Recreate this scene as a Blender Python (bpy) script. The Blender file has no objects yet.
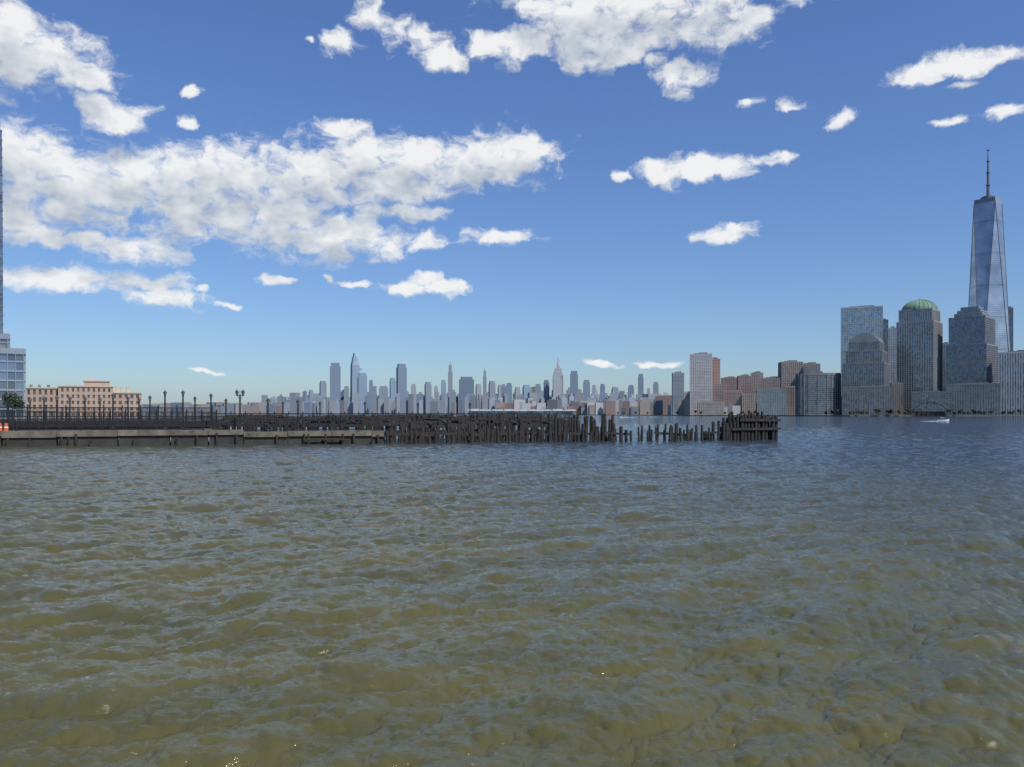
import bpy, math, random
import numpy as np
from mathutils import Vector, Matrix
random.seed(11); rng=np.random.default_rng(5)
scene=bpy.context.scene
F=820.0; CX=512.0; CY=383.5; HOR=414.0; H=4.0
# ---- survey helpers: bearing + real distance north -> world position
def ray(px,py): return Vector(((px-CX)/F,1.0,(HOR-py)/F))
def X(px,d,py=HOR): return (px-CX)/F*d
def Z(py,d,px=CX): return H+(HOR-py)/F*d
def bearing(px): return math.atan((px-CX)/F)

# ---------------------------------------------------------------- materials
def N(nt,t,**k):
    n=nt.nodes.new(t)
    for a,b in k.items(): setattr(n,a,b)
    return n
def math_(nt,op,a,b=None,c=None,clamp=False):
    n=nt.nodes.new('ShaderNodeMath'); n.operation=op; n.use_clamp=clamp
    for i,v in enumerate((a,b,c)):
        if v is None: continue
        if isinstance(v,(int,float)): n.inputs[i].default_value=v
        else: nt.links.new(v,n.inputs[i])
    return n.outputs[0]
def mixc(nt,f,a,b,bt='MIX'):
    n=nt.nodes.new('ShaderNodeMix'); n.data_type='RGBA'; n.blend_type=bt
    for s,v in ((n.inputs[0],f),(n.inputs[6],a),(n.inputs[7],b)):
        if isinstance(v,(int,float)): s.default_value=v
        elif isinstance(v,tuple): s.default_value=(*v[:3],1)
        else: nt.links.new(v,s)
    return n.outputs[2]
def mrange(nt,v,a,b,c=0,d=1,smooth=True):
    n=N(nt,'ShaderNodeMapRange'); n.interpolation_type='SMOOTHSTEP' if smooth else 'LINEAR'
    nt.links.new(v,n.inputs[0])
    for i,q in enumerate((a,b,c,d)): n.inputs[i+1].default_value=q
    return n.outputs[0]
def vm(nt,op,a,b=None,c=None):
    n=nt.nodes.new('ShaderNodeVectorMath'); n.operation=op
    for i,v in enumerate((a,b,c)):
        if v is None: continue
        if isinstance(v,tuple): n.inputs[i].default_value=v
        else: nt.links.new(v,n.inputs[i])
    return n.outputs['Value'] if op=='LENGTH' else n.outputs[0]
def newmat(name):
    m=bpy.data.materials.new(name); m.use_nodes=True
    nt=m.node_tree; b=nt.nodes['Principled BSDF']
    return m,nt,b
def plain(name,c,rough=0.8,var=0.35,scale=1.0,metal=0.0,bump=0.0):
    m,nt,b=newmat(name)
    tc=N(nt,'ShaderNodeTexCoord')
    no=N(nt,'ShaderNodeTexNoise'); no.inputs['Scale'].default_value=scale; no.inputs['Detail'].default_value=6
    no.inputs['Roughness'].default_value=0.65
    nt.links.new(tc.outputs['Object'],no.inputs['Vector'])
    lo=tuple(x*(1-var) for x in c); hi=tuple(min(1,x*(1+var)) for x in c)
    nt.links.new(mixc(nt,mrange(nt,no.outputs['Fac'],.3,.7,0,1,False),lo,hi),b.inputs['Base Color'])
    b.inputs['Roughness'].default_value=rough; b.inputs['Metallic'].default_value=metal
    if bump:
        bp=N(nt,'ShaderNodeBump'); bp.inputs['Strength'].default_value=bump
        nt.links.new(no.outputs['Fac'],bp.inputs['Height']); nt.links.new(bp.outputs[0],b.inputs['Normal'])
    return m
def glass(name,c,rough=0.12,cell=(3.0,4.0),var=0.5,metal=0.3):
    m,nt,b=newmat(name)
    tc=N(nt,'ShaderNodeTexCoord'); s=N(nt,'ShaderNodeSeparateXYZ')
    nt.links.new(tc.outputs['Object'],s.inputs[0])
    a=math_(nt,'FLOOR',math_(nt,'DIVIDE',s.outputs[0],cell[0]))
    a2=math_(nt,'FLOOR',math_(nt,'DIVIDE',s.outputs[1],cell[0]))
    z=math_(nt,'FLOOR',math_(nt,'DIVIDE',s.outputs[2],cell[1]))
    cb=N(nt,'ShaderNodeCombineXYZ')
    nt.links.new(a,cb.inputs[0]);nt.links.new(a2,cb.inputs[1]);nt.links.new(z,cb.inputs[2])
    w=N(nt,'ShaderNodeTexWhiteNoise'); nt.links.new(cb.outputs[0],w.inputs['Vector'])
    lo=tuple(x*(1-var) for x in c); hi=tuple(min(1,x*(1+var)) for x in c)
    nt.links.new(mixc(nt,w.outputs['Value'],lo,hi),b.inputs['Base Color'])
    b.inputs['Roughness'].default_value=rough; b.inputs['Metallic'].default_value=metal
    b.inputs['IOR'].default_value=1.6
    no=N(nt,'ShaderNodeTexNoise'); no.inputs['Scale'].default_value=0.03; no.inputs['Detail'].default_value=2
    nt.links.new(tc.outputs['Object'],no.inputs['Vector'])
    bp=N(nt,'ShaderNodeBump'); bp.inputs['Strength'].default_value=0.4; bp.inputs['Distance'].default_value=4
    nt.links.new(no.outputs['Fac'],bp.inputs['Height']); nt.links.new(bp.outputs[0],b.inputs['Normal'])
    return m
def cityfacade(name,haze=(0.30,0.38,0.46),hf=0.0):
    m,nt,b=newmat(name)
    at=N(nt,'ShaderNodeAttribute'); at.attribute_name='Col'
    tc=N(nt,'ShaderNodeTexCoord'); s=N(nt,'ShaderNodeSeparateXYZ'); nt.links.new(tc.outputs['Object'],s.inputs[0])
    h=math_(nt,'ADD',s.outputs[0],s.outputs[1])
    fz=math_(nt,'FRACT',math_(nt,'DIVIDE',s.outputs[2],3.6)); fh=math_(nt,'FRACT',math_(nt,'DIVIDE',h,3.3))
    w=math_(nt,'MULTIPLY',math_(nt,'LESS_THAN',fz,0.55),math_(nt,'LESS_THAN',fh,0.55))
    geo=N(nt,'ShaderNodeNewGeometry'); sn=N(nt,'ShaderNodeSeparateXYZ'); nt.links.new(geo.outputs['Normal'],sn.inputs[0])
    side=math_(nt,'LESS_THAN',math_(nt,'ABSOLUTE',sn.outputs[2]),0.5)
    w=math_(nt,'MULTIPLY',math_(nt,'MULTIPLY',w,side),0.8)
    dark=mixc(nt,0.72,at.outputs['Color'],(0.04,0.05,0.07))
    c=mixc(nt,w,at.outputs['Color'],dark)
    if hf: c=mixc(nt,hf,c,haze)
    nt.links.new(c,b.inputs['Base Color']); b.inputs['Roughness'].default_value=0.6
    return m

# ---------------------------------------------------------------- mesh builder
class MB:
    def __init__(s): s.v=[];s.f=[];s.m=[];s.c=[]
    def face(s,idx,m,col=None): s.f.append(idx);s.m.append(m);s.c.append(col or (0.3,0.3,0.3))
    def prism(s,poly,z0,z1,m=0,top=None,mt=None,col=None):
        n=len(poly);o=len(s.v);top=top or poly
        s.v+=[(x,y,z0) for x,y in poly]+[(x,y,z1) for x,y in top]
        for i in range(n):
            j=(i+1)%n; s.face([o+i,o+j,o+n+j,o+n+i],m,col)
        s.face([o+n+i for i in range(n)],m if mt is None else mt,col)
        s.face([o+n-1-i for i in range(n)],m,col)
    def box(s,x0,x1,y0,y1,z0,z1,m=0,mt=None,col=None):
        s.prism([(x0,y0),(x1,y0),(x1,y1),(x0,y1)],z0,z1,m,mt=mt,col=col)
    def rbox(s,cx,cy,w,d,z0,z1,rot=0,m=0,mt=None,col=None,top=1.0):
        c,q=math.cos(rot),math.sin(rot)
        P=lambda k:[(cx+x*c-y*q,cy+x*q+y*c) for x,y in((-w/2*k,-d/2*k),(w/2*k,-d/2*k),(w/2*k,d/2*k),(-w/2*k,d/2*k))]
        s.prism(P(1),z0,z1,m,P(top),mt,col)
    def cyl(s,p0,p1,r0,r1,n=8,m=0,col=None):
        p0=Vector(p0);p1=Vector(p1);d=(p1-p0).normalized()
        a=d.orthogonal().normalized();b=d.cross(a);o=len(s.v)
        for p,r in((p0,r0),(p1,r1)):
            for i in range(n):
                t=2*math.pi*i/n; s.v.append(tuple(p+a*math.cos(t)*r+b*math.sin(t)*r))
        for i in range(n):
            j=(i+1)%n; s.face([o+i,o+j,o+n+j,o+n+i],m,col)
        s.face([o+n+i for i in range(n)],m,col); s.face([o+n-1-i for i in range(n)],m,col)
    def beam(s,p0,p1,w,h,m=0):
        p0=Vector(p0);p1=Vector(p1);d=(p1-p0).normalized();a=d.cross(Vector((0,0,1))).normalized()*w/2
        b=a.cross(d).normalized()*h/2;o=len(s.v)
        for p in(p0,p1):
            for q in(-a-b,a-b,a+b,-a+b): s.v.append(tuple(p+q))
        for i in range(4):
            j=(i+1)%4; s.face([o+i,o+j,o+4+j,o+4+i],m)
        s.face([o+3,o+2,o+1,o],m);s.face([o+4,o+5,o+6,o+7],m)
    def lathe(s,cx,cy,prof,n=16,m=0):
        o=len(s.v)
        for r,z in prof:
            for i in range(n):
                t=2*math.pi*i/n; s.v.append((cx+r*math.cos(t),cy+r*math.sin(t),z))
        for k in range(len(prof)-1):
            for i in range(n):
                j=(i+1)%n; s.face([o+k*n+i,o+k*n+j,o+(k+1)*n+j,o+(k+1)*n+i],m)
    def obj(s,name,mats,parent=None,loc=(0,0,0),rot=0,smooth=False,col=False):
        me=bpy.data.meshes.new(name); me.from_pydata(s.v,[],s.f)
        for m in mats: me.materials.append(m)
        me.polygons.foreach_set('material_index',s.m)
        if smooth: me.polygons.foreach_set('use_smooth',[True]*len(s.f))
        if col:
            at=me.attributes.new('Col','FLOAT_COLOR','FACE')
            at.data.foreach_set('color',np.array([(*c,1) for c in s.c],dtype=np.float32).ravel())
        me.update()
        ob=bpy.data.objects.new(name,me); scene.collection.objects.link(ob)
        ob.location=loc; ob.rotation_euler=(0,0,rot)
        if parent: ob.parent=parent
        return ob
def empty(name,loc=(0,0,0),rot=0):
    e=bpy.data.objects.new(name,None); scene.collection.objects.link(e); e.location=loc; e.rotation_euler=(0,0,rot); e.empty_display_size=2
    return e

# ---------------------------------------------------------------- camera
cam=bpy.data.cameras.new('camera'); co=bpy.data.objects.new('camera',cam); scene.collection.objects.link(co)
co.location=(0,0,H); co.rotation_euler=(math.pi/2,0,0)
cam.sensor_width=36; cam.lens=F/1024*36; cam.shift_y=(HOR-CY)/1024; cam.clip_start=0.1; cam.clip_end=80000
scene.camera=co

# ---------------------------------------------------------------- sun + sky
SUN_EL=math.radians(54); SUN_AZ=math.radians(138)
sun=bpy.data.lights.new('sun','SUN'); sun.energy=4.3; sun.angle=math.radians(0.5); sun.color=(1,0.955,0.89)
so=bpy.data.objects.new('sun',sun); scene.collection.objects.link(so)
sd=Vector((math.sin(SUN_AZ)*math.cos(SUN_EL),math.cos(SUN_AZ)*math.cos(SUN_EL),math.sin(SUN_EL)))
so.rotation_euler=sd.to_track_quat('Z','Y').to_euler(); so.location=(0,-50,200)

w=bpy.data.worlds.new('World'); scene.world=w; w.use_nodes=True; nt=w.node_tree; nt.nodes.clear()
w.cycles.sampling_method='NONE'
out=N(nt,'ShaderNodeOutputWorld'); sky=N(nt,'ShaderNodeTexSky'); sky.sky_type='NISHITA'; sky.sun_disc=False
sky.sun_elevation=SUN_EL; sky.sun_rotation=SUN_AZ; sky.air_density=1.0; sky.dust_density=0.6; sky.ozone_density=2.2; sky.altitude=0
tc=N(nt,'ShaderNodeTexCoord'); s=N(nt,'ShaderNodeSeparateXYZ'); nt.links.new(tc.outputs['Generated'],s.inputs[0])
az=math_(nt,'ARCTAN2',s.outputs[0],s.outputs[1]); el=math_(nt,'ARCSINE',s.outputs[2])
tint=mixc(nt,mrange(nt,el,0.0,0.42,0,1,False),(0.76,0.93,1.18),(0.83,1.03,1.42))
skyc=mixc(nt,1.0,sky.outputs[0],tint,'MULTIPLY')
bgs=N(nt,'ShaderNodeBackground'); bgs.inputs[1].default_value=0.095; nt.links.new(skyc,bgs.inputs[0])
# (bearing px, elevation px, half-width, half-height, thinness)
blobs=[(18,42,60,34),(60,58,52,30),(95,78,30,14),(15,68,50,22),
 (98,106,26,15),(122,120,36,17),(190,92,9,9,.05),(185,120,11,9,.05),
 (20,160,70,38),(70,190,100,46),(30,205,80,30),(140,185,110,42),(200,205,90,38),(235,170,90,28),(300,178,95,38),(375,158,70,28),
 (440,166,80,28),(500,158,58,30),(530,152,32,18),(340,237,76,26),(285,225,74,32),(395,185,44,30),(405,211,44,9),(422,240,26,12),(495,238,42,9),(345,130,30,10),
 (25,232,70,14),(80,238,34,10),(140,252,50,15),(115,244,30,9),(55,278,74,14),(160,284,40,11),(165,299,50,11),(228,306,16,4,.05),(205,289,10,6,.05),
 (278,278,24,5),(410,289,32,9),(440,287,30,10),(425,281,24,10),(352,285,18,4,.15),(325,280,6,4,.1),
 (345,40,26,14,.1),(372,12,24,18,.15),(308,41,10,6,.15),(396,32,20,18,.25),(430,42,24,16),(448,60,30,12),(500,47,46,18),(530,40,24,14),
 (600,34,80,28),(650,6,140,26),(720,26,54,20),(585,55,38,16),(625,52,40,12),(680,76,32,18),(655,60,20,12,.15),(755,14,30,12),(560,5,50,16),
 (665,172,30,16),(712,168,48,14),(770,158,28,6),(622,176,12,7,.15),
 (722,236,34,8),(738,230,20,8),
 (920,74,34,12,.1),(955,64,44,14),(1000,56,38,9),(960,85,34,6,.25),(1005,112,30,9,.08),(955,118,28,6,.3),(842,116,26,9,.27),(750,101,20,6,.32),(797,104,22,7,.32),
 (605,364,24,4),(660,363,26,4),(205,371,22,3,.1),
 (-110,90,120,50),(1240,140,120,35),(300,-160,150,50),(850,-200,170,60)]
def cloudgroup(name,blobs,detail,warp,namp):
    grp=bpy.data.node_groups.new(name,'ShaderNodeTree')
    grp.interface.new_socket('P',in_out='INPUT',socket_type='NodeSocketVector')
    grp.interface.new_socket('D',in_out='OUTPUT',socket_type='NodeSocketFloat')
    gi=N(grp,'NodeGroupInput'); go=N(grp,'NodeGroupOutput')
    wv=gi.outputs[0]
    if warp:
        wn=N(grp,'ShaderNodeTexNoise'); wn.inputs['Scale'].default_value=34; wn.inputs['Detail'].default_value=4
        grp.links.new(gi.outputs[0],wn.inputs['Vector'])
        wv=vm(grp,'MULTIPLY_ADD',vm(grp,'SUBTRACT',wn.outputs['Color'],(0.5,0.5,0.5)),(0.046,0.022,0),gi.outputs[0])
    cur=None
    for bb in blobs:
        px,py,rx,ry=bb[:4]; thin=bb[4] if len(bb)>4 else 0
        r=ray(px,py); a_=math.atan2(r.x,r.y); e_=math.asin(r.z/r.length)
        rx=rx*1.08/F*math.cos(a_)**2; ry=ry*1.1/F*math.cos(a_)
        L=vm(grp,'LENGTH',vm(grp,'MULTIPLY_ADD',wv,(1/rx,1/ry,0),(-a_/rx,-e_/ry,0)))
        if thin: L=math_(grp,'ADD',L,thin)
        if cur is None: cur=L
        else: cur=math_(grp,'MINIMUM',cur,L) if min(rx,ry)<.012 else math_(grp,'SMOOTH_MIN',cur,L,0.12)
    D=math_(grp,'MINIMUM',math_(grp,'SUBTRACT',1.0,cur),0.62)
    fb=N(grp,'ShaderNodeTexNoise'); fb.inputs['Scale'].default_value=30; fb.inputs['Detail'].default_value=detail; fb.inputs['Roughness'].default_value=0.62
    grp.links.new(vm(grp,'MULTIPLY',wv,(1,1.45,1)),fb.inputs['Vector'])
    dd=math_(grp,'MULTIPLY_ADD',math_(grp,'SUBTRACT',fb.outputs['Fac'],0.5),namp,D)
    grp.links.new(dd,go.inputs[0]); return grp
gA=cloudgroup('cloud_density',blobs,7,True,2.3)
gB=cloudgroup('cloud_self_shadow',[b_ for b_ in blobs if b_[2]>=30 and b_[3]>=11],2,False,1.7)
cb=N(nt,'ShaderNodeCombineXYZ'); nt.links.new(az,cb.inputs[0]); nt.links.new(el,cb.inputs[1])
def dens(g_,vec):
    g=N(nt,'ShaderNodeGroup'); g.node_tree=g_; nt.links.new(vec,g.inputs[0]); return g.outputs[0]
d0=dens(gA,cb.outputs[0]); d1=dens(gB,vm(nt,'ADD',cb.outputs[0],(0.006,0.030,0)))
alpha=mrange(nt,d0,-0.05,0.65,0,0.98)
sh=mrange(nt,d1,0.0,0.9,0,0.9,False)
rel=math_(nt,'MULTIPLY_ADD',math_(nt,'SUBTRACT',0.6,d0),0.10,sh,clamp=True)
ccol=mixc(nt,rel,(0.88,0.89,0.90),(0.42,0.48,0.57))
bgc=N(nt,'ShaderNodeBackground'); nt.links.new(ccol,bgc.inputs[0]); bgc.inputs[1].default_value=1.0
ms=N(nt,'ShaderNodeMixShader'); nt.links.new(alpha,ms.inputs[0]); nt.links.new(bgs.outputs[0],ms.inputs[1]); nt.links.new(bgc.outputs[0],ms.inputs[2])
nt.links.new(ms.outputs[0],out.inputs[0])

# ---------------------------------------------------------------- water
def ocean_tile(n,L,lw,kcut,rms,wind,chop,seed,p=4.0):
    r=np.random.default_rng(seed)
    k=2*np.pi*np.fft.fftfreq(n,L/n); kx,ky=np.meshgrid(k,k,indexing='ij'); kk=np.hypot(kx,ky); kk[0,0]=1
    cosw=(kx*wind[0]+ky*wind[1])/kk
    P=np.exp(-1/(kk*lw)**2)/kk**p*(0.10+np.abs(cosw)**2.0)*np.exp(-(kk/kcut)**2); P[0,0]=0
    h=np.sqrt(P)*(r.normal(size=(n,n))+1j*r.normal(size=(n,n)))
    hz=np.real(np.fft.ifft2(h)); sc=rms/hz.std()
    dx=np.real(np.fft.ifft2(-1j*kx/kk*h)); dy=np.real(np.fft.ifft2(-1j*ky/kk*h))
    return hz*sc,dx*sc*chop,dy*sc*chop
def samp(t,L,x,y):
    n=t.shape[0]; u=(x/L*n)%n; v=(y/L*n)%n; i=u.astype(int)%n; j=v.astype(int)%n; a=u-np.floor(u); b=v-np.floor(v)
    i2=(i+1)%n; j2=(j+1)%n
    return t[i,j]*(1-a)*(1-b)+t[i2,j]*a*(1-b)+t[i,j2]*(1-a)*b+t[i2,j2]*a*b
ang=np.concatenate([np.linspace(-46,46,760),np.linspace(50,310,64)])
ang=np.radians(ang); rad=np.concatenate([np.exp(np.linspace(math.log(4),math.log(500),1050)),np.exp(np.linspace(math.log(520),math.log(40000),40))])
R,A=np.meshgrid(rad,ang,indexing='ij'); x=R*np.sin(A); y=R*np.cos(A); z=np.zeros_like(x); ox=x.copy(); oy=y.copy()
def wdir(a): return (math.cos(math.radians(a)),math.sin(math.radians(a)))
for (n,L,lw,kc,rms,wa,ch,sd_,f0,f1,p) in ((512,71,0.7,10,0.056,-65,1.25,1,140,400,3.9),(512,23,0.20,42,0.028,-88,1.2,2,40,110,3.7),(512,7.3,0.07,110,0.0085,-50,1.0,3,16,38,3.6)):
    a,b,c=ocean_tile(n,L,lw,kc,rms,wdir(wa),ch,sd_,p)
    fade=np.clip((f1-R)/(f1-f0),0,1); ca,sa=math.cos(0.3*sd_),math.sin(0.3*sd_)
    u=ox*ca+oy*sa; v=-ox*sa+oy*ca
    z+=samp(a,L,u,v)*fade; du=samp(b,L,u,v)*fade; dv=samp(c,L,u,v)*fade
    x+=du*ca-dv*sa; y+=du*sa+dv*ca
nr,na=x.shape; V=np.stack([x,y,z],-1).reshape(-1,3)
V=np.vstack([V,[[0,0,0]]])
i,j=np.meshgrid(np.arange(nr-1),np.arange(na),indexing='ij'); j2=(j+1)%na
quads=np.stack([i*na+j,i*na+j2,(i+1)*na+j2,(i+1)*na+j],-1).reshape(-1,4)[:,::-1]
tris=np.stack([np.full(na,nr*na),(np.arange(na)+1)%na,np.arange(na)],-1)
me=bpy.data.meshes.new('water'); nv=len(V); nq=len(quads); ntx=len(tris)
me.vertices.add(nv); me.vertices.foreach_set('co',V.astype(np.float32).ravel())
me.loops.add(nq*4+ntx*3); me.loops.foreach_set('vertex_index',np.concatenate([quads.ravel(),tris.ravel()]).astype(np.int32))
me.polygons.add(nq+ntx); me.polygons.foreach_set('loop_start',np.concatenate([np.arange(nq)*4,nq*4+np.arange(ntx)*3]).astype(np.int32))
me.polygons.foreach_set('use_smooth',np.ones(nq+ntx,dtype=bool)); me.update(calc_edges=True); me.validate()
wo=bpy.data.objects.new('water',me); scene.collection.objects.link(wo)
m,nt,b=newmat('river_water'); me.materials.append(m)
tc=N(nt,'ShaderNodeTexCoord'); s=N(nt,'ShaderNodeSeparateXYZ'); nt.links.new(tc.outputs['Object'],s.inputs[0])
def noise(scale,detail,vec,rough=0.6):
    n=N(nt,'ShaderNodeTexNoise'); n.inputs['Scale'].default_value=scale; n.inputs['Detail'].default_value=detail; n.inputs['Roughness'].default_value=rough
    nt.links.new(vec,n.inputs['Vector']); return n.outputs['Fac']
st=vm(nt,'MULTIPLY',tc.outputs['Object'],(0.5,1.0,1.0))
big=noise(0.02,4,st); med=noise(0.35,5,st)
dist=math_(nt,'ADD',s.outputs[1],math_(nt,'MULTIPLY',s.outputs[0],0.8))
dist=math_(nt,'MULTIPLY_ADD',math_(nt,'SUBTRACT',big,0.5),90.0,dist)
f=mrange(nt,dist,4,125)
c=mixc(nt,f,(0.092,0.084,0.029),(0.019,0.030,0.044))  # silty olive inshore; bluer sky reflection farther out is put into base colour
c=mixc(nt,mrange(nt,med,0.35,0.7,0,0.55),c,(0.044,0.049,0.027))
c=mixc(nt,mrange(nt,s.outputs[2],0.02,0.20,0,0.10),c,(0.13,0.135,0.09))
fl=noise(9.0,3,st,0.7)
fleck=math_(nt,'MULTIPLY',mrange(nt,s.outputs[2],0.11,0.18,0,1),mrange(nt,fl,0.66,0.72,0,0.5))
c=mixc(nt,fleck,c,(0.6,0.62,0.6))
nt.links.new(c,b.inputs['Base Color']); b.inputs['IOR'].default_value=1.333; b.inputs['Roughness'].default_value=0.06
h1=noise(3.2,6,st,0.62); h2=noise(0.33,5,st,0.6)
b1=N(nt,'ShaderNodeBump'); b1.inputs['Strength'].default_value=1.0; nt.links.new(h1,b1.inputs['Height'])
nt.links.new(mrange(nt,s.outputs[1],12,50,0.06,0.18),b1.inputs['Distance'])
b2=N(nt,'ShaderNodeBump'); b2.inputs['Strength'].default_value=0.9; nt.links.new(h2,b2.inputs['Height']); nt.links.new(b1.outputs[0],b2.inputs['Normal'])
nt.links.new(mrange(nt,s.outputs[1],30,200,0.06,1.3),b2.inputs['Distance'])
nt.links.new(b2.outputs[0],b.inputs['Normal'])

# ---------------------------------------------------------------- land
M_land=plain('shore_ground',(0.12,0.12,0.10),0.9,0.4,0.02)
M_sea=plain('seawall_stone',(0.13,0.12,0.11),0.9,0.4,0.05)
def land(name,pts,z=1.8):
    mb=MB(); mb.prism([(X(p,d),d) for p,d in pts],-3,z,1,mt=0); return mb.obj(name,[M_land,M_sea])
land('ground',[(1500,1380),(850,1440),(785,1600),(700,1850),(640,2300),(590,3000),(520,4300),(400,5200),(200,6200),(-300,7500),(-300,14000),(1500,14000)])
land('ground.001',[(-900,250),(-40,262),(60,300),(60,440),(160,450),(215,900),(290,3400),(200,5600),(-900,5600)])

# ---------------------------------------------------------------- buildings
M_roof=plain('roof_grey',(0.18,0.18,0.18),0.9,0.3,0.1)
M_gd=glass('glass_dark',(0.17,0.205,0.245),0.12,(3,4),0.45,0.6); M_gb=glass('glass_blue',(0.17,0.21,0.26),0.08,(3,4),0.35,0.5)
M_gg=glass('glass_grey',(0.30,0.36,0.40),0.16,(3,4),0.35,0.6)
wallm={}
def wall(c):
    if c not in wallm:
        wallm[c]=plain('facade_%d'%len(wallm),tuple(a*.84+h_*.16 for a,h_ in zip(c,(.27,.34,.43))),0.7,0.18,0.03)  # bluish aerial haze is blended into every facade colour
    return wallm[c]
def facade(mb,w,d,z0,z1,fh=4.0,bay=4.5,band=1.3,pier=1.2,cx=0,cy=0,gm=0,wm=1,rm=2):
    """glass core with projecting spandrels and piers: recessed windows"""
    x0,x1,y0,y1=cx-w/2,cx+w/2,cy-d/2,cy+d/2
    mb.box(x0,x1,y0,y1,z0,z1-0.2,gm,mt=rm)
    z=z0 
    if band>0:
        while z<z1-band:
            mb.box(x0-.35,x1+.35,y0-.35,y1+.35,z,z+band,wm,mt=rm); z+=fh
    mb.box(x0-.6,x1+.6,y0-.6,y1+.6,z1-1.6,z1+0.8,wm,mt=rm)
    if pier>0:
        n=max(2,int(round(w/bay))) 
        for i in range(n+1):
            xx=x0+(w-pier)*i/n
            for yy in (y0-.7,y1+.05): mb.box(xx,xx+pier,yy,yy+.65,z0,z1+.4,wm)
        n=max(2,int(round(d/bay)))
        for i in range(n+1):
            yy=y0+(d-pier)*i/n
            for xx in (x0-.7,x1+.05): mb.box(xx,xx+.65,yy,yy+pier,z0,z1+.4,wm)
def tower(name,pl,pr,top,d,wc=(0.2,0.2,0.2),g=None,rot=0.0,depth=None,z0=1.8,mech=True,**k):
    r=math.radians(rot); pc=(pl+pr)/2; be=bearing(pc); app=(pr-pl)/F*d*math.cos(be); depth=depth or app*0.8
    h=Z(top,d,pc)-z0
    wd=(app-abs(math.sin(r))*depth)/math.cos(r)
    if wd<app*0.5: wd=app*0.6; depth=(app-wd*math.cos(r))/max(0.05,abs(math.sin(r)))
    rr=depth/2*math.cos(r)
    e=empty(name,(X(pc,d)+math.sin(be)*rr,d+math.cos(be)*rr,z0),r-be)
    mb=MB(); facade(mb,wd,depth,0,h,**k)
    mb.obj('walls',[g or M_gd,wall(wc),M_roof],e)
    if mech:
        mb=MB(); mh=min(6,h*0.06)
        mb.box(-wd*.3,wd*.22,-depth*.3,depth*.25,h+.3,h+mh*0.5,0); mb.box(-wd*.1,wd*.3,-depth*.1,depth*.3,h+.3,h+mh*0.8,0)
        for _ in range(3):
            a,b_=random.uniform(-.35,.35)*wd,random.uniform(-.35,.35)*depth; mb.box(a,a+2.5,b_,b_+2.5,h+.3,h+2.6,0)
        mb.obj('rooftop_plant',[M_roof],e)
    return e,wd,depth,h
def tiers(name,pc,d,tl,wc,g=None,rot=12,z0=1.8,**k):
    be=bearing(pc); e=empty(name,(X(pc,d),d,z0),math.radians(rot)-be); zb=0
    mb=MB(); f=math.cos(be)/(math.cos(math.radians(rot))+abs(math.sin(math.radians(rot))))
    for hw,yt in tl:
        zt=Z(yt,d,pc)-z0; W=2*hw/F*d*f; facade(mb,W,W,zb,zt,**k); zb=zt
    mb.obj('walls',[g or M_gd,wall(wc),M_roof],e); return e,zb,d,f
# --- right-hand waterfront cluster
tower('glass_office_tower',841,882.5,307,1650,(0.32,0.38,0.39),M_gg,0,45,fh=4.2,bay=3.2,band=0.9,pier=0.5)
tower('glass_office_tower_shaded_side',879,888,320,1720,(0.12,0.13,0.14),M_gd,0,40,fh=4.2,band=0.6,pier=0.4)  # right side of the glass office tower, its shade put into darker materials
e,zb,d,f=tiers('stone_office_tower',866.5,1530,[(23.5,364),(20.5,352),(17.5,343)],(0.18,0.17,0.16),M_gd,-9,fh=4,bay=4,band=0.9,pier=1.0)
mb=MB(); W=2*17/F*d*f; n=16; zt=Z(334,d)-1.8
prof=[(-W/2+W*i/n, zb+.6+(zt-zb)*math.sin(math.pi*(0.06+0.88*i/n))) for i in range(n+1)]
o=len(mb.v)
for yy in(-W/2,W/2): mb.v+=[(-W/2,yy,zb)]+[(a,yy,b_) for a,b_ in prof]+[(W/2,yy,zb)]
kk=n+3
for i in range(kk-1): mb.face([o+i,o+kk+i,o+kk+i+1,o+i+1][::-1],0)
mb.face(list(range(o,o+kk))[::-1],0); mb.face(list(range(o+kk,o+2*kk)),0)
mb.obj('vaulted_roof',[plain('vault_metal',(0.22,0.24,0.25),0.5,0.2,0.05)],e)
tower('grey_apartment_tower',888.5,896,328,1780,(0.45,0.48,0.52),M_gg,0,30,fh=3.5,bay=4,band=1.2,pier=1)
e,zb,d,f=tiers('domed_office_tower',919.5,1570,[(22.8,323),(20.5,311)],(0.32,0.31,0.28),M_gd,-14,fh=4,bay=4.2,band=0.9,pier=1.0)
mb=MB(); R0=17.5/F*d*.9; zt=Z(300,d)-1.8
mb.lathe(0,0,[(R0,zb+.5),(R0,zb+2)]+[(R0*math.cos(t*math.pi/2/8),zb+2+(zt-zb-2)*math.sin(t*math.pi/2/8)) for t in range(9)],24,0)
mb.cyl((0,0,zt-1),(0,0,zt+3),1.5,0.6,8,0)
for i in range(24):
    a=2*math.pi*i/24
    for t in range(7):
        p=[(R0*1.01*math.cos(q*math.pi/16)*math.cos(a),R0*1.01*math.cos(q*math.pi/16)*math.sin(a),zb+2.2+(zt-zb-2)*math.sin(q*math.pi/16)) for q in(t,t+1)]
        mb.cyl(p[0],p[1],.35,.35,4,0)
mb.obj('copper_dome',[plain('copper_green',(0.14,0.24,0.17),0.7,0.25,0.05)],e)
e,zb,d,f=tiers('stepped_top_office_tower',972,1530,[(25.5,346),(23,318.5),(17.5,314.5),(14.5,311.5),(11,308)],(0.24,0.24,0.25),M_gd,-16,fh=4,bay=4.2,band=0.9,pier=1.0)
tower('slim_dark_tower',1005,1013,308,1900,(0.18,0.19,0.22),M_gd,0,30,fh=4,band=0.8,pier=0.8)
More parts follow.
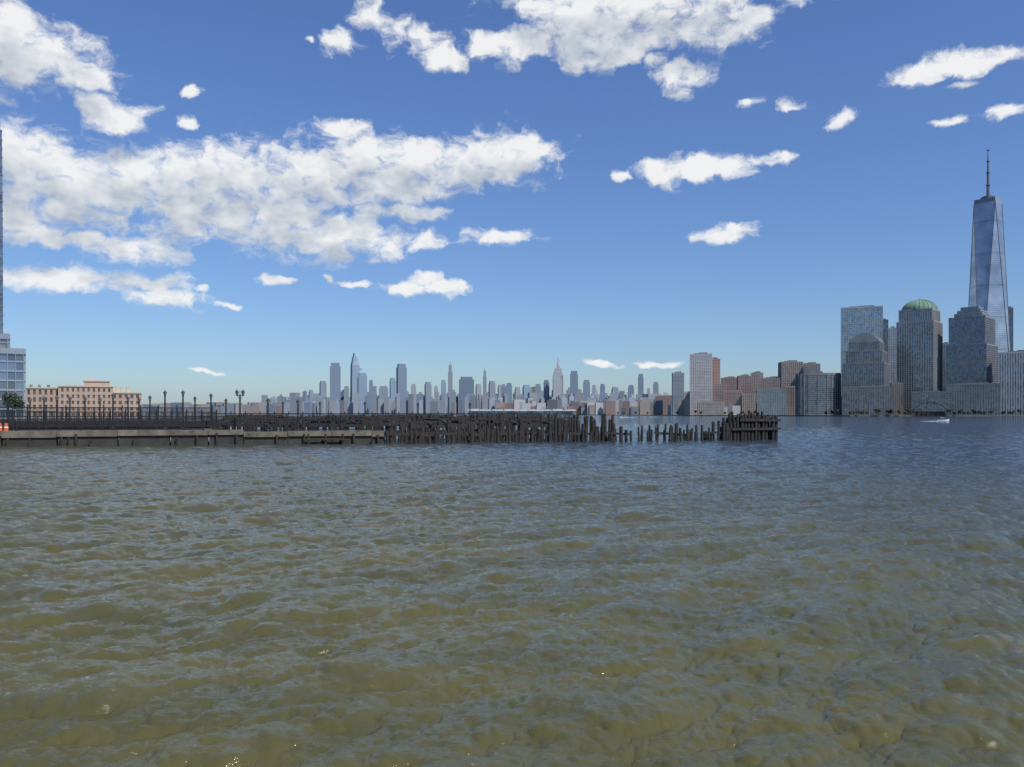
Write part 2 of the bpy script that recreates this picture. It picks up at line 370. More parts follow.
tower('ribbed_office_building',998,1046,352,1440,(0.40,0.41,0.43),M_gd,0,40,fh=4,bay=4.0,band=0.0,pier=1.7)
tower('curved_glass_tower',940,950,344,1700,(0.3,0.33,0.35),M_gg,0,30,fh=4,band=0.8,pier=0.4)
tower('brown_apartment_building',889,914,383,1560,(0.18,0.13,0.105),M_gd,8,30,fh=3.4,bay=4,band=1.5,pier=1.5)
tower('low_glass_atrium',912,948,392,1480,(0.13,0.13,0.13),M_gd,0,30,fh=4,bay=4,band=0.8,pier=0.6)
tower('stone_podium_building',842,892,387,1455,(0.14,0.125,0.11),M_gd,0,30,fh=4,bay=4,band=1.2,pier=1.3)
tower('stone_podium_building',946,1000,384,1450,(0.15,0.15,0.15),M_gd,0,30,fh=4,bay=4,band=1.2,pier=1.3)
# curved brown building
d=1560; hw=22/F*d*math.cos(bearing(817)); hh=Z(374,d)-1.8
e=empty('curved_brown_apartment_building',(X(818,d),d,1.8),-bearing(817)); mb=MB()
def oval(a,b_,n=28): return [(a*math.copysign(abs(math.cos(2*math.pi*i/n))**0.6,math.cos(2*math.pi*i/n)),b_*math.copysign(abs(math.sin(2*math.pi*i/n))**0.8,math.sin(2*math.pi*i/n))) for i in range(n)]
mb.prism(oval(hw,22),0,hh,0,mt=2); z=0
while z<hh-1: mb.prism(oval(hw+.5,22.5),z,z+1.5,1,mt=2); z+=3.6
for i in range(28):
    p_=oval(hw+.7,22.7)[i]; mb.rbox(p_[0],p_[1],1.2,1.2,0,hh-1,0,1)
mb.prism(oval(hw+.8,22.8),hh-3,hh+1,1,mt=2); mb.box(-12,8,-6,8,hh+1,hh+5,2)
mb.obj('walls',[M_gd,wall((0.22,0.195,0.175)),M_roof],e)
# tall tapering skyscraper with spire
d=1600; zc=1.8; be=bearing(988); e=empty('glass_skyscraper_with_spire',(X(988,d),d,zc),math.radians(27)-be)
Ht=Z(200,d,988)-zc; S=62.0; hb=22.0
base=[(-S/2,-S/2),(S/2,-S/2),(S/2,S/2),(-S/2,S/2)]; topv=[(0,-S/2),(S/2,0),(0,S/2),(-S/2,0)]
k=0.86
mb=MB(); mb.prism(base,0,hb,0); o=len(mb.v)
mb.v+=[(x_,y_,hb) for x_,y_ in base]+[(x_*k,y_*k,Ht-8) for x_,y_ in topv]
for i in range(4):
    j=(i+1)%4
    mb.face([o+i,o+j,o+4+i],0); mb.face([o+j,o+4+j,o+4+i],0)
mb.face([o+4,o+5,o+6,o+7],1)
tp=[(x_*k*.985,y_*k*.985) for x_,y_ in topv]; mb.prism(tp,Ht-8,Ht,1)
m,nt,b=newmat('curtain_wall_banded')
tc=N(nt,'ShaderNodeTexCoord'); s=N(nt,'ShaderNodeSeparateXYZ'); nt.links.new(tc.outputs['Object'],s.inputs[0])
fz=math_(nt,'FRACT',math_(nt,'DIVIDE',s.outputs[2],4.0)); line=math_(nt,'LESS_THAN',fz,0.22)
fz2=math_(nt,'LESS_THAN',math_(nt,'FRACT',math_(nt,'DIVIDE',s.outputs[2],62.0)),0.06)
no=N(nt,'ShaderNodeTexNoise'); no.inputs['Scale'].default_value=0.03; no.inputs['Detail'].default_value=4; nt.links.new(tc.outputs['Object'],no.inputs['Vector'])
c=mixc(nt,mrange(nt,no.outputs['Fac'],.35,.65,0,1,False),(0.30,0.34,0.39),(0.54,0.57,0.61)); c=mixc(nt,math_(nt,'MULTIPLY',line,0.45),c,(0.14,0.16,0.19)); c=mixc(nt,math_(nt,'MULTIPLY',fz2,0.3),c,(0.12,0.14,0.17))
nt.links.new(c,b.inputs['Base Color']); b.inputs['Metallic'].default_value=0.6; b.inputs['Roughness'].default_value=0.2
mb.obj('glass_shaft',[m,wall((0.24,0.26,0.29))],e)
mb=MB() 
for i in range(4):
    a=Vector((*base[i],hb)); t0=Vector((topv[i][0]*k,topv[i][1]*k,Ht-8)); t1=Vector((topv[i-1][0]*k,topv[i-1][1]*k,Ht-8))
    mb.cyl(a,t0,.7,.7,5); mb.cyl(a,t1,.7,.7,5)
zs=Z(150,d,988)-zc; hs_=zs-Ht
mb.cyl((0,0,Ht-2),(0,0,Ht+5),13,13,20); mb.cyl((0,0,Ht+5),(0,0,Ht+7),9,9,20)
for q,(a_,r0,r1) in enumerate(((0,3.0,2.8),(.3,2.5,2.2),(.55,1.8,1.6),(.78,1.3,.6))):
    b_=[.3,.55,.78,1][q]; mb.cyl((0,0,Ht+hs_*a_),(0,0,Ht+hs_*b_),r0,r1,8)
    mb.cyl((0,0,Ht+hs_*b_-1.2),(0,0,Ht+hs_*b_),r0+1.2,r0+1.2,8)
mb.obj('spire',[plain('spire_steel',(0.13,0.14,0.16),0.5,0.2,0.1,0.3)],e)
# --- mid distance waterfront
BR=(0.31,0.195,0.15); BR2=(0.27,0.18,0.145); TAN=(0.36,0.30,0.24); PK=(0.50,0.44,0.40)
L=[('brown_brick_tower',778,803,362,1750,(0.24,0.18,0.15),M_gd,10),('grey_apartment_tower',800,820,364,1850,(0.28,0.25,0.22),M_gd,0),
('brick_apartment_building',762,782,378,1760,BR2,M_gd,0),('green_glass_building',757,786,389,1640,(0.19,0.23,0.22),M_gg,0),('brick_apartment_building',784,797,387,1640,BR2,M_gd,5),
('brick_apartment_building',737,752,376,1950,(0.28,0.18,0.14),M_gd,6),('tan_apartment_building',751,763,373,1990,(0.33,0.26,0.20),M_gd,0),('brick_apartment_building',721,738,378,2050,BR,M_gd,0),('brick_apartment_building',724,742,391,1880,(0.36,0.21,0.15),M_gd,0),('tan_loft_building',742,757,394,1860,(0.38,0.29,0.22),M_gd,0),
('pale_apartment_tower',690,712,354,1950,PK,M_gg,0),('orange_brick_tower',708,720,359,1990,(0.46,0.24,0.15),M_gd,0),('brick_apartment_building',712,727,385,1960,BR,M_gd,0),
('blue_glass_tower',672,684,373,2200,(0.26,0.31,0.35),M_gb,5),('tan_loft_building',684,700,392,2050,PK,M_gd,0),('brick_loft_building',655,676,396,2300,BR,M_gd,0),('white_loft_building',641,657,398,2500,(0.5,0.48,0.45),M_gd,0),
('tan_loft_building',698,724,402,1880,TAN,M_gd,0),('low_brick_building',756,800,403,1660,BR2,M_gd,0)]
for n_,a,b_,t,dd_,c_,g_,r_ in L: tower(n_,a,b_,t,dd_,c_,g_,r_,None,fh=3.6,bay=4.5,band=1.6,pier=1.8)
# --- far skyline
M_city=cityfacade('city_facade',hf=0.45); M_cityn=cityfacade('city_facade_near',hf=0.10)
cols=[(0.20,0.23,0.27),(0.14,0.17,0.22),(0.30,0.28,0.26),(0.24,0.18,0.15),(0.36,0.37,0.38),(0.26,0.16,0.13),(0.10,0.13,0.18),(0.34,0.31,0.27),(0.16,0.18,0.21)]
mb=MB()
for _ in range(620):
    px=random.uniform(262,700) 
    hump=math.exp(-((px-370)/70)**2)*6+math.exp(-((px-540)/90)**2)*9
    top=405-abs(random.gauss(0,1))*4.5-hump*random.random(); top=max(top,381)
    d=random.uniform(5400,7800); wpx=random.uniform(2.5,8)
    if px>560: d=random.uniform(3600,6000); wpx=random.uniform(3,10); top=max(top,390)
    if px>640: d=random.uniform(2700,3600); top=max(top,394)
    c=random.choice(cols); j=random.uniform(.7,1.2); c=tuple(q*j for q in c)
    W=wpx/F*d; xx=X(px,d); zt=Z(top,d); mb.rbox(xx,d,W,W*random.uniform(.5,1),1.5,zt,random.uniform(-.4,.4),col=c)
    if random.random()<.4: mb.rbox(xx+W*.1,d,W*.4,W*.3,zt,zt+random.uniform(6,18),0,col=c)
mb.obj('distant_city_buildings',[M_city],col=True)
mb=MB()
for _ in range(140):
    px=random.uniform(500,760); d=np.interp(px,[500,590,640,700,785],[4600,3050,2350,1900,1650])*random.uniform(1.0,1.15); top=random.uniform(399,408.5); wpx=random.uniform(3,12)
    c=random.choice([(0.46,0.44,0.41),(0.30,0.18,0.14),(0.36,0.30,0.25),(0.22,0.22,0.23),(0.28,0.16,0.12),(0.55,0.55,0.53),(0.14,0.14,0.15)]); W=wpx/F*d
    mb.rbox(X(px,d),d+50,W,W*.6,1.5,Z(top,d),random.uniform(-.2,.2)-bearing(px),col=c)
mb.obj('distant_waterfront_buildings',[M_cityn],col=True)
mb=MB()
for _ in range(150):
    px=random.uniform(130,345); d=random.uniform(1500,3400) 
    if px>280: d=random.uniform(5800,6100)
    elif px>215: d=random.uniform(2300,3300)
    top=random.uniform(402,408.5); W=random.uniform(5,16)/F*d; c=random.choice(cols)
    mb.rbox(X(px,d),d,W,W*.6,1.5,Z(top,d),random.uniform(-.3,.3)-bearing(px),col=c)
mb.obj('distant_riverside_buildings',[M_cityn],col=True)
BL=(0.08,0.12,0.18); PB=(0.20,0.29,0.39); GY=(0.16,0.18,0.21); TN=(0.34,0.31,0.27)
far=[(320,326,381,GY,0),(330,340.5,363,BL,0),(344,349,386,GY,0),(351,359,353,PB,1),(358.5,367,373,PB,0),(369,373,380,BL,0),(379,388,386,GY,0),(390,395,378,PB,0),
(397,406,364,BL,0),(411,416,384,TN,0),(425,431,382,GY,0),(434,438,386,TN,0),(441,446,380,PB,0),(448,452.5,361,(0.22,0.20,0.18),2),(459,474,377,(0.02,0.04,0.07),0),(476,481,384,TN,0),(483,486.5,367,GY,2),(489,495,381,GY,0),
(498,503,385,TN,0),(506,512,383,BL,0),(515,520,387,TN,0),(523,530,385,PB,0),(535,541,384,GY,0),(544,549,380,BL,0),(570,578,371,BL,0),(583,590,380,GY,0),(592,596,385,TN,0),(600,605,384,BL,0),(612,618,387,GY,0),(628,634,385,BL,0),
(638,643.5,374,BL,0),(653,658.5,382,GY,0),(309,313,390,GY,0),(647,650,388,TN,0)]
for pl,pr,top,c,kind in far:
    d=6000 if pl<560 else 4500; mb=MB(); W=(pr-pl)/F*d; h=Z(top,d,(pl+pr)/2)-1.8
    if kind==0:
        mb.rbox(0,0,W,W*.8,0,h*.93,0,col=c); mb.rbox(0,0,W*.8,W*.6,h*.93,h,0,col=c)
    elif kind==1:
        mb.rbox(0,0,W,W,0,h*.8,0,col=c,top=.92)
        o=len(mb.v); a=W*.46; mb.v+=[(-a,-a,h*.8),(a,-a,h*.8),(a,a,h*.8),(-a,a,h*.8),(-a*.3,-a*.6,h),(a*.6,-a*.6,h*.9),(a*.6,a*.6,h*.9),(-a*.3,a*.6,h)]
        for q in([0,1,5,4],[1,2,6,5],[2,3,7,6],[3,0,4,7],[4,5,6,7]): mb.face([o+i for i in q],0,c)
        mb.rbox(W*.65,0,W*.4,W*.3,h*.72,h*.75,0,col=c)
    else:
        mb.rbox(0,0,W,W,0,h*.8,0,col=c); mb.rbox(0,0,W*.7,W*.7,h*.8,h*.92,0,col=c); mb.cyl((0,0,h*.92),(0,0,h),W*.12,W*.03,6,0,col=c)
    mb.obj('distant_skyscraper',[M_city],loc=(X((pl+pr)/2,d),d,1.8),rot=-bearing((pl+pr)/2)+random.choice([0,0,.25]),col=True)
# art-deco spire tower
d=5900; c=(0.46,0.42,0.37); h=Z(357,d,558)-1.8; u=1/F*d
mb=MB()
for hw,f_ in((7.5,.12),(6.2,.3),(5.2,.62),(4.4,.74),(3.4,.80)): mb.rbox(0,0,2*hw*u,1.4*hw*u,0,h*f_,0,col=c)
for sx in(-1,1): mb.rbox(sx*4.6*u,0,.9*u,8*u,0,h*.68,0,col=tuple(q*.85 for q in c))
mb.rbox(0,0,3*u,3*u,h*.8,h*.85,0,col=c); mb.cyl((0,0,h*.85),(0,0,h*.91),1.1*u,.7*u,10,0,col=c); mb.cyl((0,0,h*.91),(0,0,h),.4*u,.12*u,6,0,col=GY)
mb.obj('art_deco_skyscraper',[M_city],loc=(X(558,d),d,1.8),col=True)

# --- left bank: brick terminal, glass block, tower edge
d=480; pc=82; be=bearing(pc); K=math.cos(be)*d/F
e=empty('brick_terminal_building',(X(pc,d),d,1.8),-be)
M_brick=wall((0.46,0.31,0.21)); M_cream=plain('cream_stone',(0.52,0.44,0.34),0.8,0.15,0.2); M_gw=glass('window_glass',(0.10,0.10,0.10),0.2,(1.5,3),0.4,0.0)
def brickblock(mb,x0,x1,y0,y1,z0,z1,fh=3.6,bay=2.6):
    mb.box(x0,x1,y0,y1,z0,z1-.2,1,mt=3); nf=max(1,int((z1-z0)/fh)); fh=(z1-z0)/nf; n=max(2,int((x1-x0)/bay)); bw=(x1-x0)/n
    for i in range(n+1):
        xx=x0+i*bw; mb.box(xx-.75,xx+.75,y0-.45,y0-.02,z0,z1,0)
    for k_ in range(nf+1):
        zz=z0+k_*fh; mb.box(x0-.78,x1+.78,y0-.38,y0-.01,zz-.9,zz+.7,0)
    mb.box(x0-.9,x1+.9,y0-.9,y1+.9,z1,z1+.6,2); mb.box(x0-.8,x1+.8,y0-.7,y0-.02,z0+fh-.1,z0+fh+.25,2)
    mb.box(x0-.3,x0,y0,y1,z0,z1,0); mb.box(x1,x1+.3,y0,y1,z0,z1,0)
q=lambda p:(p-pc)*K
mb=MB()
brickblock(mb,q(22),q(60),0,20,0,Z(389,d)-1.8); brickblock(mb,q(60),q(112),-3,20,0,Z(387,d)-1.8); brickblock(mb,q(112),q(142),0,20,0,Z(393,d)-1.8)
mb.box(q(84),q(110),4,14,Z(387,d)-1.2,Z(381,d)-1.8,0); mb.box(q(84)-.6,q(110)+.6,3.4,14.6,Z(381,d)-1.8,Z(380,d)-1.8,2)
mb.box(q(88),q(94),5,10,Z(380,d)-1.8,Z(378,d)-1.8,2)
for p_ in (112,117,122,128): mb.box(q(p_),q(p_+3.5),5,9,Z(393,d)-1.2,Z(386,d)-1.8,2)
for p_ in (30,38,47,66,74): mb.box(q(p_),q(p_+3),6,9,Z(389,d)-1.4,Z(385,d)-1.8,3)
mb.obj('walls',[M_brick,M_gw,M_cream,M_roof],e)
tower('glass_office_building',-60,25,349,340,(0.25,0.29,0.32),M_gb,0,40,fh=4,bay=3,band=0.7,pier=0.25)
tower('rooftop_pavilion',-60,9,334,352,(0.2,0.22,0.25),M_gd,0,25,z0=Z(349,340),fh=4,bay=3,band=0.5,pier=0.4,mech=False)
# tapering tower whose edge enters the frame
d=370; be=bearing(-35); e=empty('glass_residential_tower',(X(-35,d),d,1.8),-be); mb=MB(); h=Z(118,d,0)-1.8; xr=(2.6+35)/F*d*math.cos(be)
zz=0
while zz<h-8:
    t=zz/h; wdt=xr*(1-0.04*t**3); mb.box(-wdt,wdt,-15,15,zz,zz+3.2,0); mb.box(-wdt-.12,wdt+.12,-15.12,15.12,zz+3.2,zz+3.9,1); zz+=3.9
mb.box(-xr*.9,xr*.93,-12,12,zz,zz+4,1)
mb.obj('walls',[M_gd,wall((0.10,0.12,0.15))],e)

# ---------------------------------------------------------------- trees
M_leaf=plain('leaves',(0.028,0.042,0.02),0.8,0.5,0.4); M_bark=plain('bark',(0.07,0.05,0.035),0.9,0.3,2)
def tree(mb,x,y,z,h,nleaf=160,ls=0.5):
    r=h*0.32; mb.cyl((x,y,z),(x+random.uniform(-.2,.2),y,z+h*.45),h*.035,h*.022,7,1)
    cl=[]
    for i in range(6):
        a=random.uniform(0,6.28); c=Vector((x+math.cos(a)*r*.6,y+math.sin(a)*r*.6,z+h*random.uniform(.5,.85))); cl.append((c,r*random.uniform(.4,.65)))
        mb.cyl((x,y,z+h*.4),c,h*.015,h*.005,5,1)
    cl.append((Vector((x,y,z+h*.82)),r*.55))
    for i in range(nleaf):
        c,cr=random.choice(cl); dv=Vector((random.gauss(0,1),random.gauss(0,1),random.gauss(0,1))).normalized()*cr*random.uniform(.5,1.05)
        p=c+dv; a=Vector((random.gauss(0,1),random.gauss(0,1),random.gauss(0,1))).normalized()*ls; b_=a.orthogonal().normalized()*ls*.8; o=len(mb.v)
        mb.v+=[tuple(p-a-b_),tuple(p+a-b_),tuple(p+a+b_),tuple(p-a+b_)]; mb.face([o,o+1,o+2,o+3],0)
mb=MB(); tree(mb,X(13,285),285,1.8,Z(392,285)-1.8,900,.22); mb.obj('waterfront_tree',[M_leaf,M_bark])
mb=MB()
for px in np.arange(838,1100,3.2):
    if 914<px<945 or random.random()<.2: continue
    d=1440+random.uniform(-12,0) if px>850 else 1475; tree(mb,X(px+random.uniform(-1,1),d),d,1.8,random.uniform(6,12),60,1.2)
for px in np.arange(600,840,6):
    if random.random()<.5: continue
    dd_=np.interp(px,[590,640,700,785,850],[3020,2320,1870,1620,1455]); tree(mb,X(px,dd_),dd_+8,1.8,random.uniform(6,10),50,1.4)
mb.obj('distant_tree_row',[M_leaf,M_bark])

# ---------------------------------------------------------------- pier
O=Vector((-62,99,0)); U=Vector((0.967,0.256,0)).normalized(); Nn=Vector((-U.y,U.x,0))
def PP(s_,t_,z_): return O+U*s_+Nn*t_+Vector((0,0,z_))
M_conc=plain('pier_concrete',(0.16,0.138,0.10),0.9,0.55,0.6,bump=.4); M_cdark=plain('wet_concrete',(0.045,0.040,0.030),0.7,0.5,0.6,bump=.4)
M_wood=plain('weathered_timber',(0.033,0.029,0.025),0.85,0.6,1.5,bump=.5); M_iron=plain('black_iron',(0.018,0.018,0.02),0.5,0.2,2)
M_deck=plain('pier_deck_surface',(0.085,0.075,0.06),0.9,0.35,0.4)
def pbox(mb,s0,s1,t0,t1,z0,z1,m=0,mt=None):
    P=[PP(a,b_,0) for a,b_ in((s0,t0),(s1,t0),(s1,t1),(s0,t1))]; mb.prism([(p.x,p.y) for p in P],z0,z1,m,mt=mt)
e=empty('pier')
mb=MB()
sx=-40
while sx<46:
    e_=min(sx+random.uniform(4,7),46.5); top=1.95+random.uniform(-.04,.04) if sx<24 else 1.72+random.uniform(-.05,.05)
    pbox(mb,sx,e_-.06,random.uniform(0,.06),0.9,top-.7+random.uniform(-.12,.08),top,0); pbox(mb,sx+.1,e_-.1,.25,1.0,-2,top-.5,1)
    sx=e_
pbox(mb,-40,24,.92,26,1.0,1.86,1,mt=2); pbox(mb,24,46.3,.92,5,0.9,1.62,1,mt=2)
s_=-38
while s_<46:
    p=PP(s_,-.12,0); mb.cyl((p.x,p.y,-2),(p.x,p.y,random.choice([.7,1.0,1.35])+random.uniform(-.2,.2)),.17,.15,7,3); s_+=random.choice([.8,1.6,2.4,3.5,5])
pbox(mb,36,41,-1.5,-.1,.55,.8,3) 
for a in(36.3,38.5,40.7): p=PP(a,-1.3,0); mb.cyl((p.x,p.y,-2),(p.x,p.y,1.4),.16,.14,7,3)
s_=-38
while s_<23.5:
    l=random.uniform(1.5,3); pbox(mb,s_,min(s_+l-.05,23.7),17.5,17.8,1.86,3.1+random.uniform(-.12,.12),3); s_+=l
# rear elevated timber walkway
s_=20
while s_<77:
    l=random.uniform(2.5,5); pbox(mb,s_,min(s_+l-.06,77),26.4,29.2,2.35+random.uniform(-.05,.05),2.75,3); s_+=l
for s_ in np.arange(20.3,77,1.9):
    for t_ in(26.6,29): p=PP(s_,t_,0); mb.cyl((p.x,p.y,-2),(p.x,p.y,2.36),.19,.17,7,3)
mb.obj('deck',[M_conc,M_cdark,M_deck,M_wood],e)
# railings
def railing(s0,s1,t,zb,h=1.25,step=2.4,name='pier_railing',pick=.14):
    mb=MB(); n=int((s1-s0)/step)
    for i in range(n+1):
        s_=s0+(s1-s0)*i/n; p=PP(s_,t,0); mb.cyl((p.x,p.y,zb),(p.x,p.y,zb+h+.12),.10,.08,6); mb.cyl((p.x,p.y,zb+h+.1),(p.x,p.y,zb+h+.4),.15,.03,6)
    for f_ in(.12,.55,.97): mb.beam(PP(s0,t,zb+h*f_),PP(s1,t,zb+h*f_),.08,.13)
    s_=s0
    while s_<s1:
        a=PP(s_,t,zb+h*.12); mb.beam(a,a+Vector((0.001,0,h*.84)),.05,.05); s_+=pick*2
    return mb.obj(name,[M_iron])
railing(-38,23,3,1.86,1.2); railing(-38,23.5,16,1.86,2.5,2.0,pick=.10); railing(-38,22,25.5,1.86,3.2,2.6,pick=.09); railing(24,46,4.7,1.62,1.7,2.6,pick=.12)
railing(20,76.8,29,2.76,1.35,2.2,pick=.12)
# lamp posts
M_lg=plain('lamp_glass',(0.20,0.20,0.19),0.3,0.1,2)
def lamp(s_,t_,h,twin=False,zb=1.86):
    p=PP(s_,t_,zb); mb=MB()
    mb.lathe(0,0,[(.26,0),(.26,.25),(.19,.35),(.17,.8),(.14,.95),(.12,1.2),(.10,h-.75),(.13,h-.7),(.09,h-.62)],10,0)
    def lantern(x_,z_):
        mb.lathe(x_,0,[(.05,z_-.1),(.13,z_),(.17,z_+.06)],8,0); mb.lathe(x_,0,[(.14,z_+.06),(.21,z_+.42)],8,1)
        mb.lathe(x_,0,[(.27,z_+.42),(.19,z_+.56),(.07,z_+.66),(.02,z_+.82)],8,0)
        for i in range(4):
            a=math.pi/4+i*math.pi/2; mb.cyl((x_+.15*math.cos(a),.15*math.sin(a),z_+.06),(x_+.22*math.cos(a),.22*math.sin(a),z_+.43),.025,.025,4,0)
    if twin:
        mb.beam((-.45,0,h-.75),(.45,0,h-.75),.07,.07); mb.cyl((0,0,h-.7),(0,0,h),.04,.02,6)
        for x_ in(-.38,.38):
            lantern(x_,h-.7); mb.cyl((x_*.9,0,h-.78),(x_*.2,0,h-1.2),.025,.025,5)
    else: lantern(0,h-.65)
    mb.obj('street_lamp',[M_iron,M_lg],loc=p,rot=.26)
def lamp_at(px,t,ytop,twin=False,zb=None):
    lo,hi=-30,100
    for _ in range(40):
        mid=(lo+hi)/2; p=PP(mid,t,0); v=CX+F*p.x/p.y
        if v<px: lo=mid
        else: hi=mid
    p=PP(mid,t,0); zb=zb or (1.86 if mid<24 else 1.6); lamp(mid,t,Z(ytop,p.y)-zb,twin,zb)
for px,t,yt in((8,8,392),(30,24,398),(44,18,397),(57,18,396),(70,24,397),(85,18,397),(100,24,398),(113,14,394),(128,24,397),(139,20,398),(150,18,396),(165,8,391),(183,8,391),(195,22,397),(211,16,394),(226,22,399),(268,3.5,399),(298,3.5,400)): lamp_at(px,t,yt)
lamp_at(240,3.2,390,True)
for px,yt in((283,402),(320,402),(365,402),(418,403),(470,403)): lamp_at(px,28.6,yt,False,2.75)
Mo=plain('orange_plastic',(0.6,0.14,0.03),0.5,0.1,2); Mw=plain('white_band',(0.7,0.7,0.7),0.5,.1,2)
mb=MB(); mb.lathe(0,0,[(.30,0),(.30,.08),(.26,.1),(.24,.4),(.235,.42),(.22,.7),(.2,1.0),(.05,1.02)],14,0); mb.lathe(0,0,[(.25,.42),(.235,.6)],14,1)
for px in(1.5,6): mb.obj('traffic_barrel',[Mo,Mw],loc=PP(-0.4+(px-1.5)*.15,1.8,1.86))
# old pile field
mb=MB()
def pile(s_,t_,zt,r=.19,lean=.05):
    p=PP(s_,t_,0); l=Vector((random.gauss(0,lean),random.gauss(0,lean),0)); top=p+l*zt+Vector((0,0,zt))
    mb.cyl((p.x-l.x,p.y-l.y,-2.5),top,r*1.12,r*random.uniform(.75,1),8)
    if random.random()<.3: mb.cyl(top-Vector((0,0,.05)),top+Vector((random.uniform(-.08,.08),0,random.uniform(.1,.35))),r*.55,r*.15,6)
for s_ in np.arange(24,78,1.5):
    for t_ in np.arange(6,25,2.6):
        if random.random()<.16: continue
        base=2.3+0.07*t_+random.gauss(0,.25)
        if random.random()<.12: base*=random.uniform(.4,.8)
        if s_>70 : base-=.3
        pile(s_+random.gauss(0,.35),t_+random.gauss(0,.3),min(base,4.1),random.uniform(.15,.24))
for t_ in np.arange(6,25,2.6):
    s_=24
    while s_<75:
        l=random.uniform(3,9)
        if random.random()<.85:
            z_=2.0+.07*t_; mb.beam(PP(s_,t_+.2,z_+random.uniform(-.25,.1)),PP(s_+l,t_+.2,z_+random.uniform(-.25,.1)),.35,.45)
        if random.random()<.6: z_=1.2; mb.beam(PP(s_,t_-.25,z_),PP(s_+l,t_-.25,z_+random.uniform(-.3,.3)),.22,.28)
        s_+=l+random.uniform(0,1.2)
for s_ in np.arange(25,75,2.6):
    if random.random()<.7: a=random.uniform(5,10); mb.beam(PP(s_,a,2.1+.07*a),PP(s_+random.uniform(-.5,.5),a+random.uniform(5,12),3.0),.3,.3)
for _ in range(22):
    a=random.uniform(25,72); t_=random.uniform(7,20); z_=2.3+.07*t_
    for k_ in range(random.randint(3,9)): mb.beam(PP(a+k_*.32,t_,z_+random.uniform(-.05,.08)),PP(a+k_*.32+random.uniform(-.1,.1),t_+random.uniform(2,4),z_+random.uniform(-.15,.15)),.26,.09)
s_=46.8
while s_<99:
    zt=random.choice([1.0,1.5,1.7,1.9,2.0,2.2,2.5])+random.gauss(0,.2)
    if random.random()>.1: pile(s_,random.uniform(-.2,.5),zt,random.uniform(.15,.27),.07)
    if random.random()<.55 : pile(s_+random.uniform(-.3,.3),random.uniform(1.2,3.5),zt+random.uniform(-.5,.3),.2)
    s_+=random.uniform(.45,1.15)
for s_ in np.arange(78,98,1.2):
    if random.random()<.6: pile(s_,random.uniform(5,9),random.uniform(1.1,2.4),.19)
for a,b_ in((47,53),(54,60),(62,70),(71,77),(78,82),(86,91),(94,98)): mb.beam(PP(a,.3,1.25),PP(b_,.3,1.1+random.uniform(-.25,.15)),.28,.3)
for s_ in np.arange(71,80,.8):
    for t_ in(2,4,6):
        if random.random()<.8: pile(s_+random.gauss(0,.15),t_,3.5+random.gauss(0,.4),.21)
for s_ in np.arange(97.8,106.8,.6):
    for t_ in(0,1.2,2.6,4.2):
        if random.random()<.95:
            zt=(2.7 if s_<99.5 else 3.75)+random.gauss(0,.25); pile(s_+random.gauss(0,.06),t_,zt,.25,.02)
mb.beam(PP(99.8,.0-.3,3.1),PP(106.8,-.3,3.05),.25,.4); mb.beam(PP(98.4,-.3,1.7),PP(106.8,-.3,1.75),.25,.35); pbox(mb,100.2,106.6,.2,4,3.3,3.6)
mb.obj('old_pier_pilings',[M_wood])

# ---------------------------------------------------------------- ferry landing + boats
M_white=plain('white_paint',(0.72,0.73,0.73),0.5,0.08,0.3); M_groof=plain('weathered_metal_roof',(0.34,0.35,0.35),0.6,0.25,0.15)
d=700; xa,xb=X(468,d),X(576,d); W=xb-xa; e=empty('ferry_terminal',((xa+xb)/2,d,0)); mb=MB()
mb.box(-W/2,W/2,-7,7,-1,1.2,1); zt=Z(409.5,d)
for i in range(26):
    x_=-W/2+1+(W-2)*i/25
    for y_ in(-6,6): mb.cyl((x_,y_,1.2),(x_,y_,zt-1.4),.2,.2,6,0)
mb.box(-W/2+3,W/2-3,-3,3,1.2,zt-1.6,2)
n=9
for i in range(n):
    x0=-W/2+W*i/n; x1=x0+W/n-.3; o=len(mb.v); hz_=random.uniform(.0,.5)
    mb.v+=[(x0,-8,zt-1.2),(x1,-8,zt-1.2),(x1,8,zt-1.2),(x0,8,zt-1.2),(x0+.6,0,zt+hz_),(x1-.6,0,zt+hz_)]
    for q_ in([0,1,5,4],[2,3,4,5],[1,2,5],[3,0,4],[3,2,1,0]): mb.face([o+k_ for k_ in q_],0)
mb.obj('roof_and_dock',[M_groof,M_cdark,M_gd],e)
d=1350; W=X(946,d)-X(914,d); e=empty('ferry_terminal',(X(930,d),d,0),-bearing(930)); mb=MB(); mb.box(-W/2,W/2,-9,9,-1,1.5,1)
for i in range(8):
    x_=-W/2+2+(W-4)*i/7
    for y_ in(-7,7): mb.cyl((x_,y_,1.5),(x_,y_,9),.5,.5,6,0)
n=10; o=len(mb.v)
for i in range(n+1):
    t=i/n; x_=-W/2+W*t; z_=9+14*math.sin(math.pi*t)**.8
    mb.v+=[(x_,-10,z_),(x_,10,z_),(x_,10,z_+1),(x_,-10,z_+1)]
for i in range(n):
    a=o+4*i
    for k_ in range(4): mb.face([a+k_,a+(k_+1)%4,a+4+(k_+1)%4,a+4+k_],0)
mb.box(-W/2+4,W/2-4,-6,6,1.5,8,1); mb.cyl((-4,0,20),(-4,0,31),.8,.3,6,0); mb.cyl((6,0,20),(6,0,28),.8,.3,6,0)
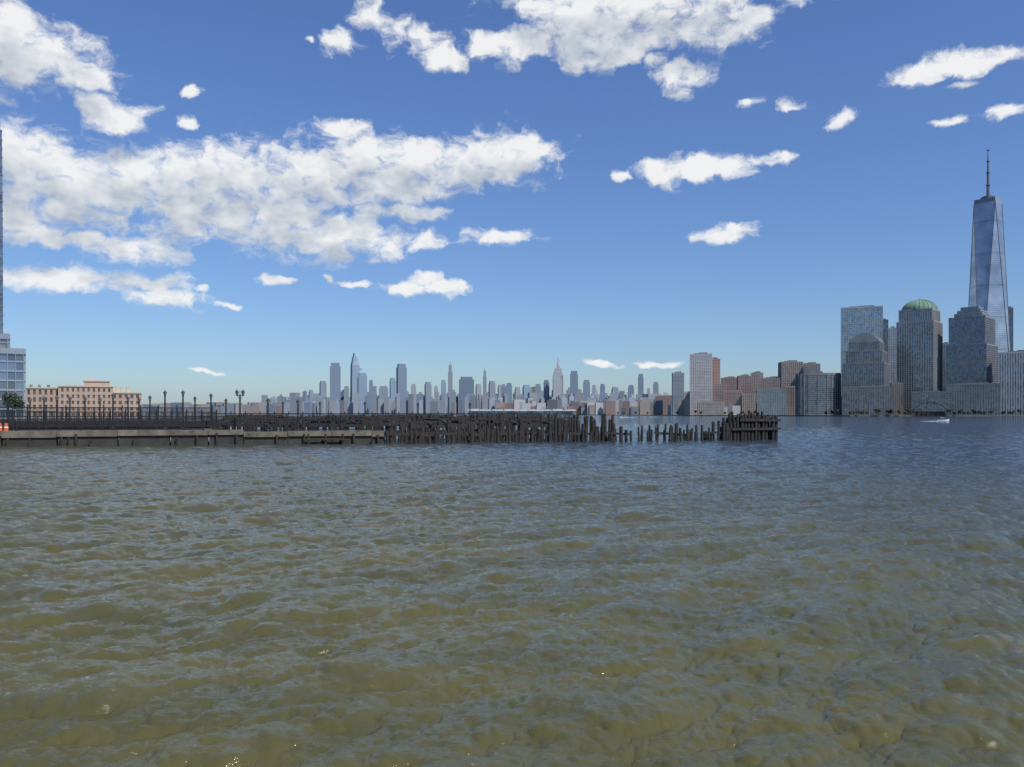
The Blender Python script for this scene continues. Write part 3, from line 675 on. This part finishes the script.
mb.obj('canopy',[plain('dark_canopy',(0.035,0.04,0.045),0.6,0.2,0.1),M_cdark],e)
def boat(px,d,Lb,rot,name='motorboat'):
    e=empty(name,(X(px,d),d,0),rot); mb=MB()
    st=[(-.5,.30,.9),(-.2,.33,.95),(.15,.30,1.05),(.38,.17,1.25),(.5,.01,1.45)]; o=len(mb.v); k=Lb/9
    for a,w_,z_ in st: mb.v+=[(a*Lb,-w_*.9*3*k,z_*k),(a*Lb*.95,-w_*.45*3*k,-.3),(a*Lb*.95,w_*.45*3*k,-.3),(a*Lb,w_*.9*3*k,z_*k)]
    for i in range(4):
        a=o+4*i
        for k_ in range(4): mb.face([a+k_,a+(k_+1)%4,a+4+(k_+1)%4,a+4+k_],0)
    mb.face([o,o+1,o+2,o+3],0)
    mb.prism([(-.25*Lb,-.6*k),(.15*Lb,-.6*k),(.15*Lb,.6*k),(-.25*Lb,.6*k)],.9*k,2.2*k,1,[(-.22*Lb,-.5*k),(.04*Lb,-.5*k),(.04*Lb,.5*k),(-.22*Lb,.5*k)])
    mb.box(-.26*Lb,.06*Lb,-.65*k,.65*k,2.2*k,2.32*k,0); mb.cyl((-.1*Lb,0,2.3*k),(-.1*Lb,0,3.4*k),.05,.03,5,0); mb.cyl((-.49*Lb,0,.2),(-.53*Lb,0,1.3*k),.2*k,.25*k,6,1)
    mb.obj('hull_and_cabin',[M_white,M_gd],e)
    mb=MB() 
    for i in range(80):
        t=random.random()**.7; x_=-.45*Lb-t*Lb*1.2; y_=random.choice([-1,1])*(0.6+t*2.6)*k*random.uniform(.5,1); r_=random.uniform(.12,.35)*(1-t*.7)
        mb.rbox(x_,y_,r_*2.4,r_,-.05,.08+.15*(1-t),random.uniform(-.3,.3),top=.5)
    mb.obj('wake_foam',[M_white],e)
boat(943,450,7.5,math.radians(8)); boat(624,900,9,math.radians(200)); boat(648,1100,9,math.radians(170))
scene.view_settings.view_transform='Standard'; scene.view_settings.look='None'; scene.view_settings.exposure=0
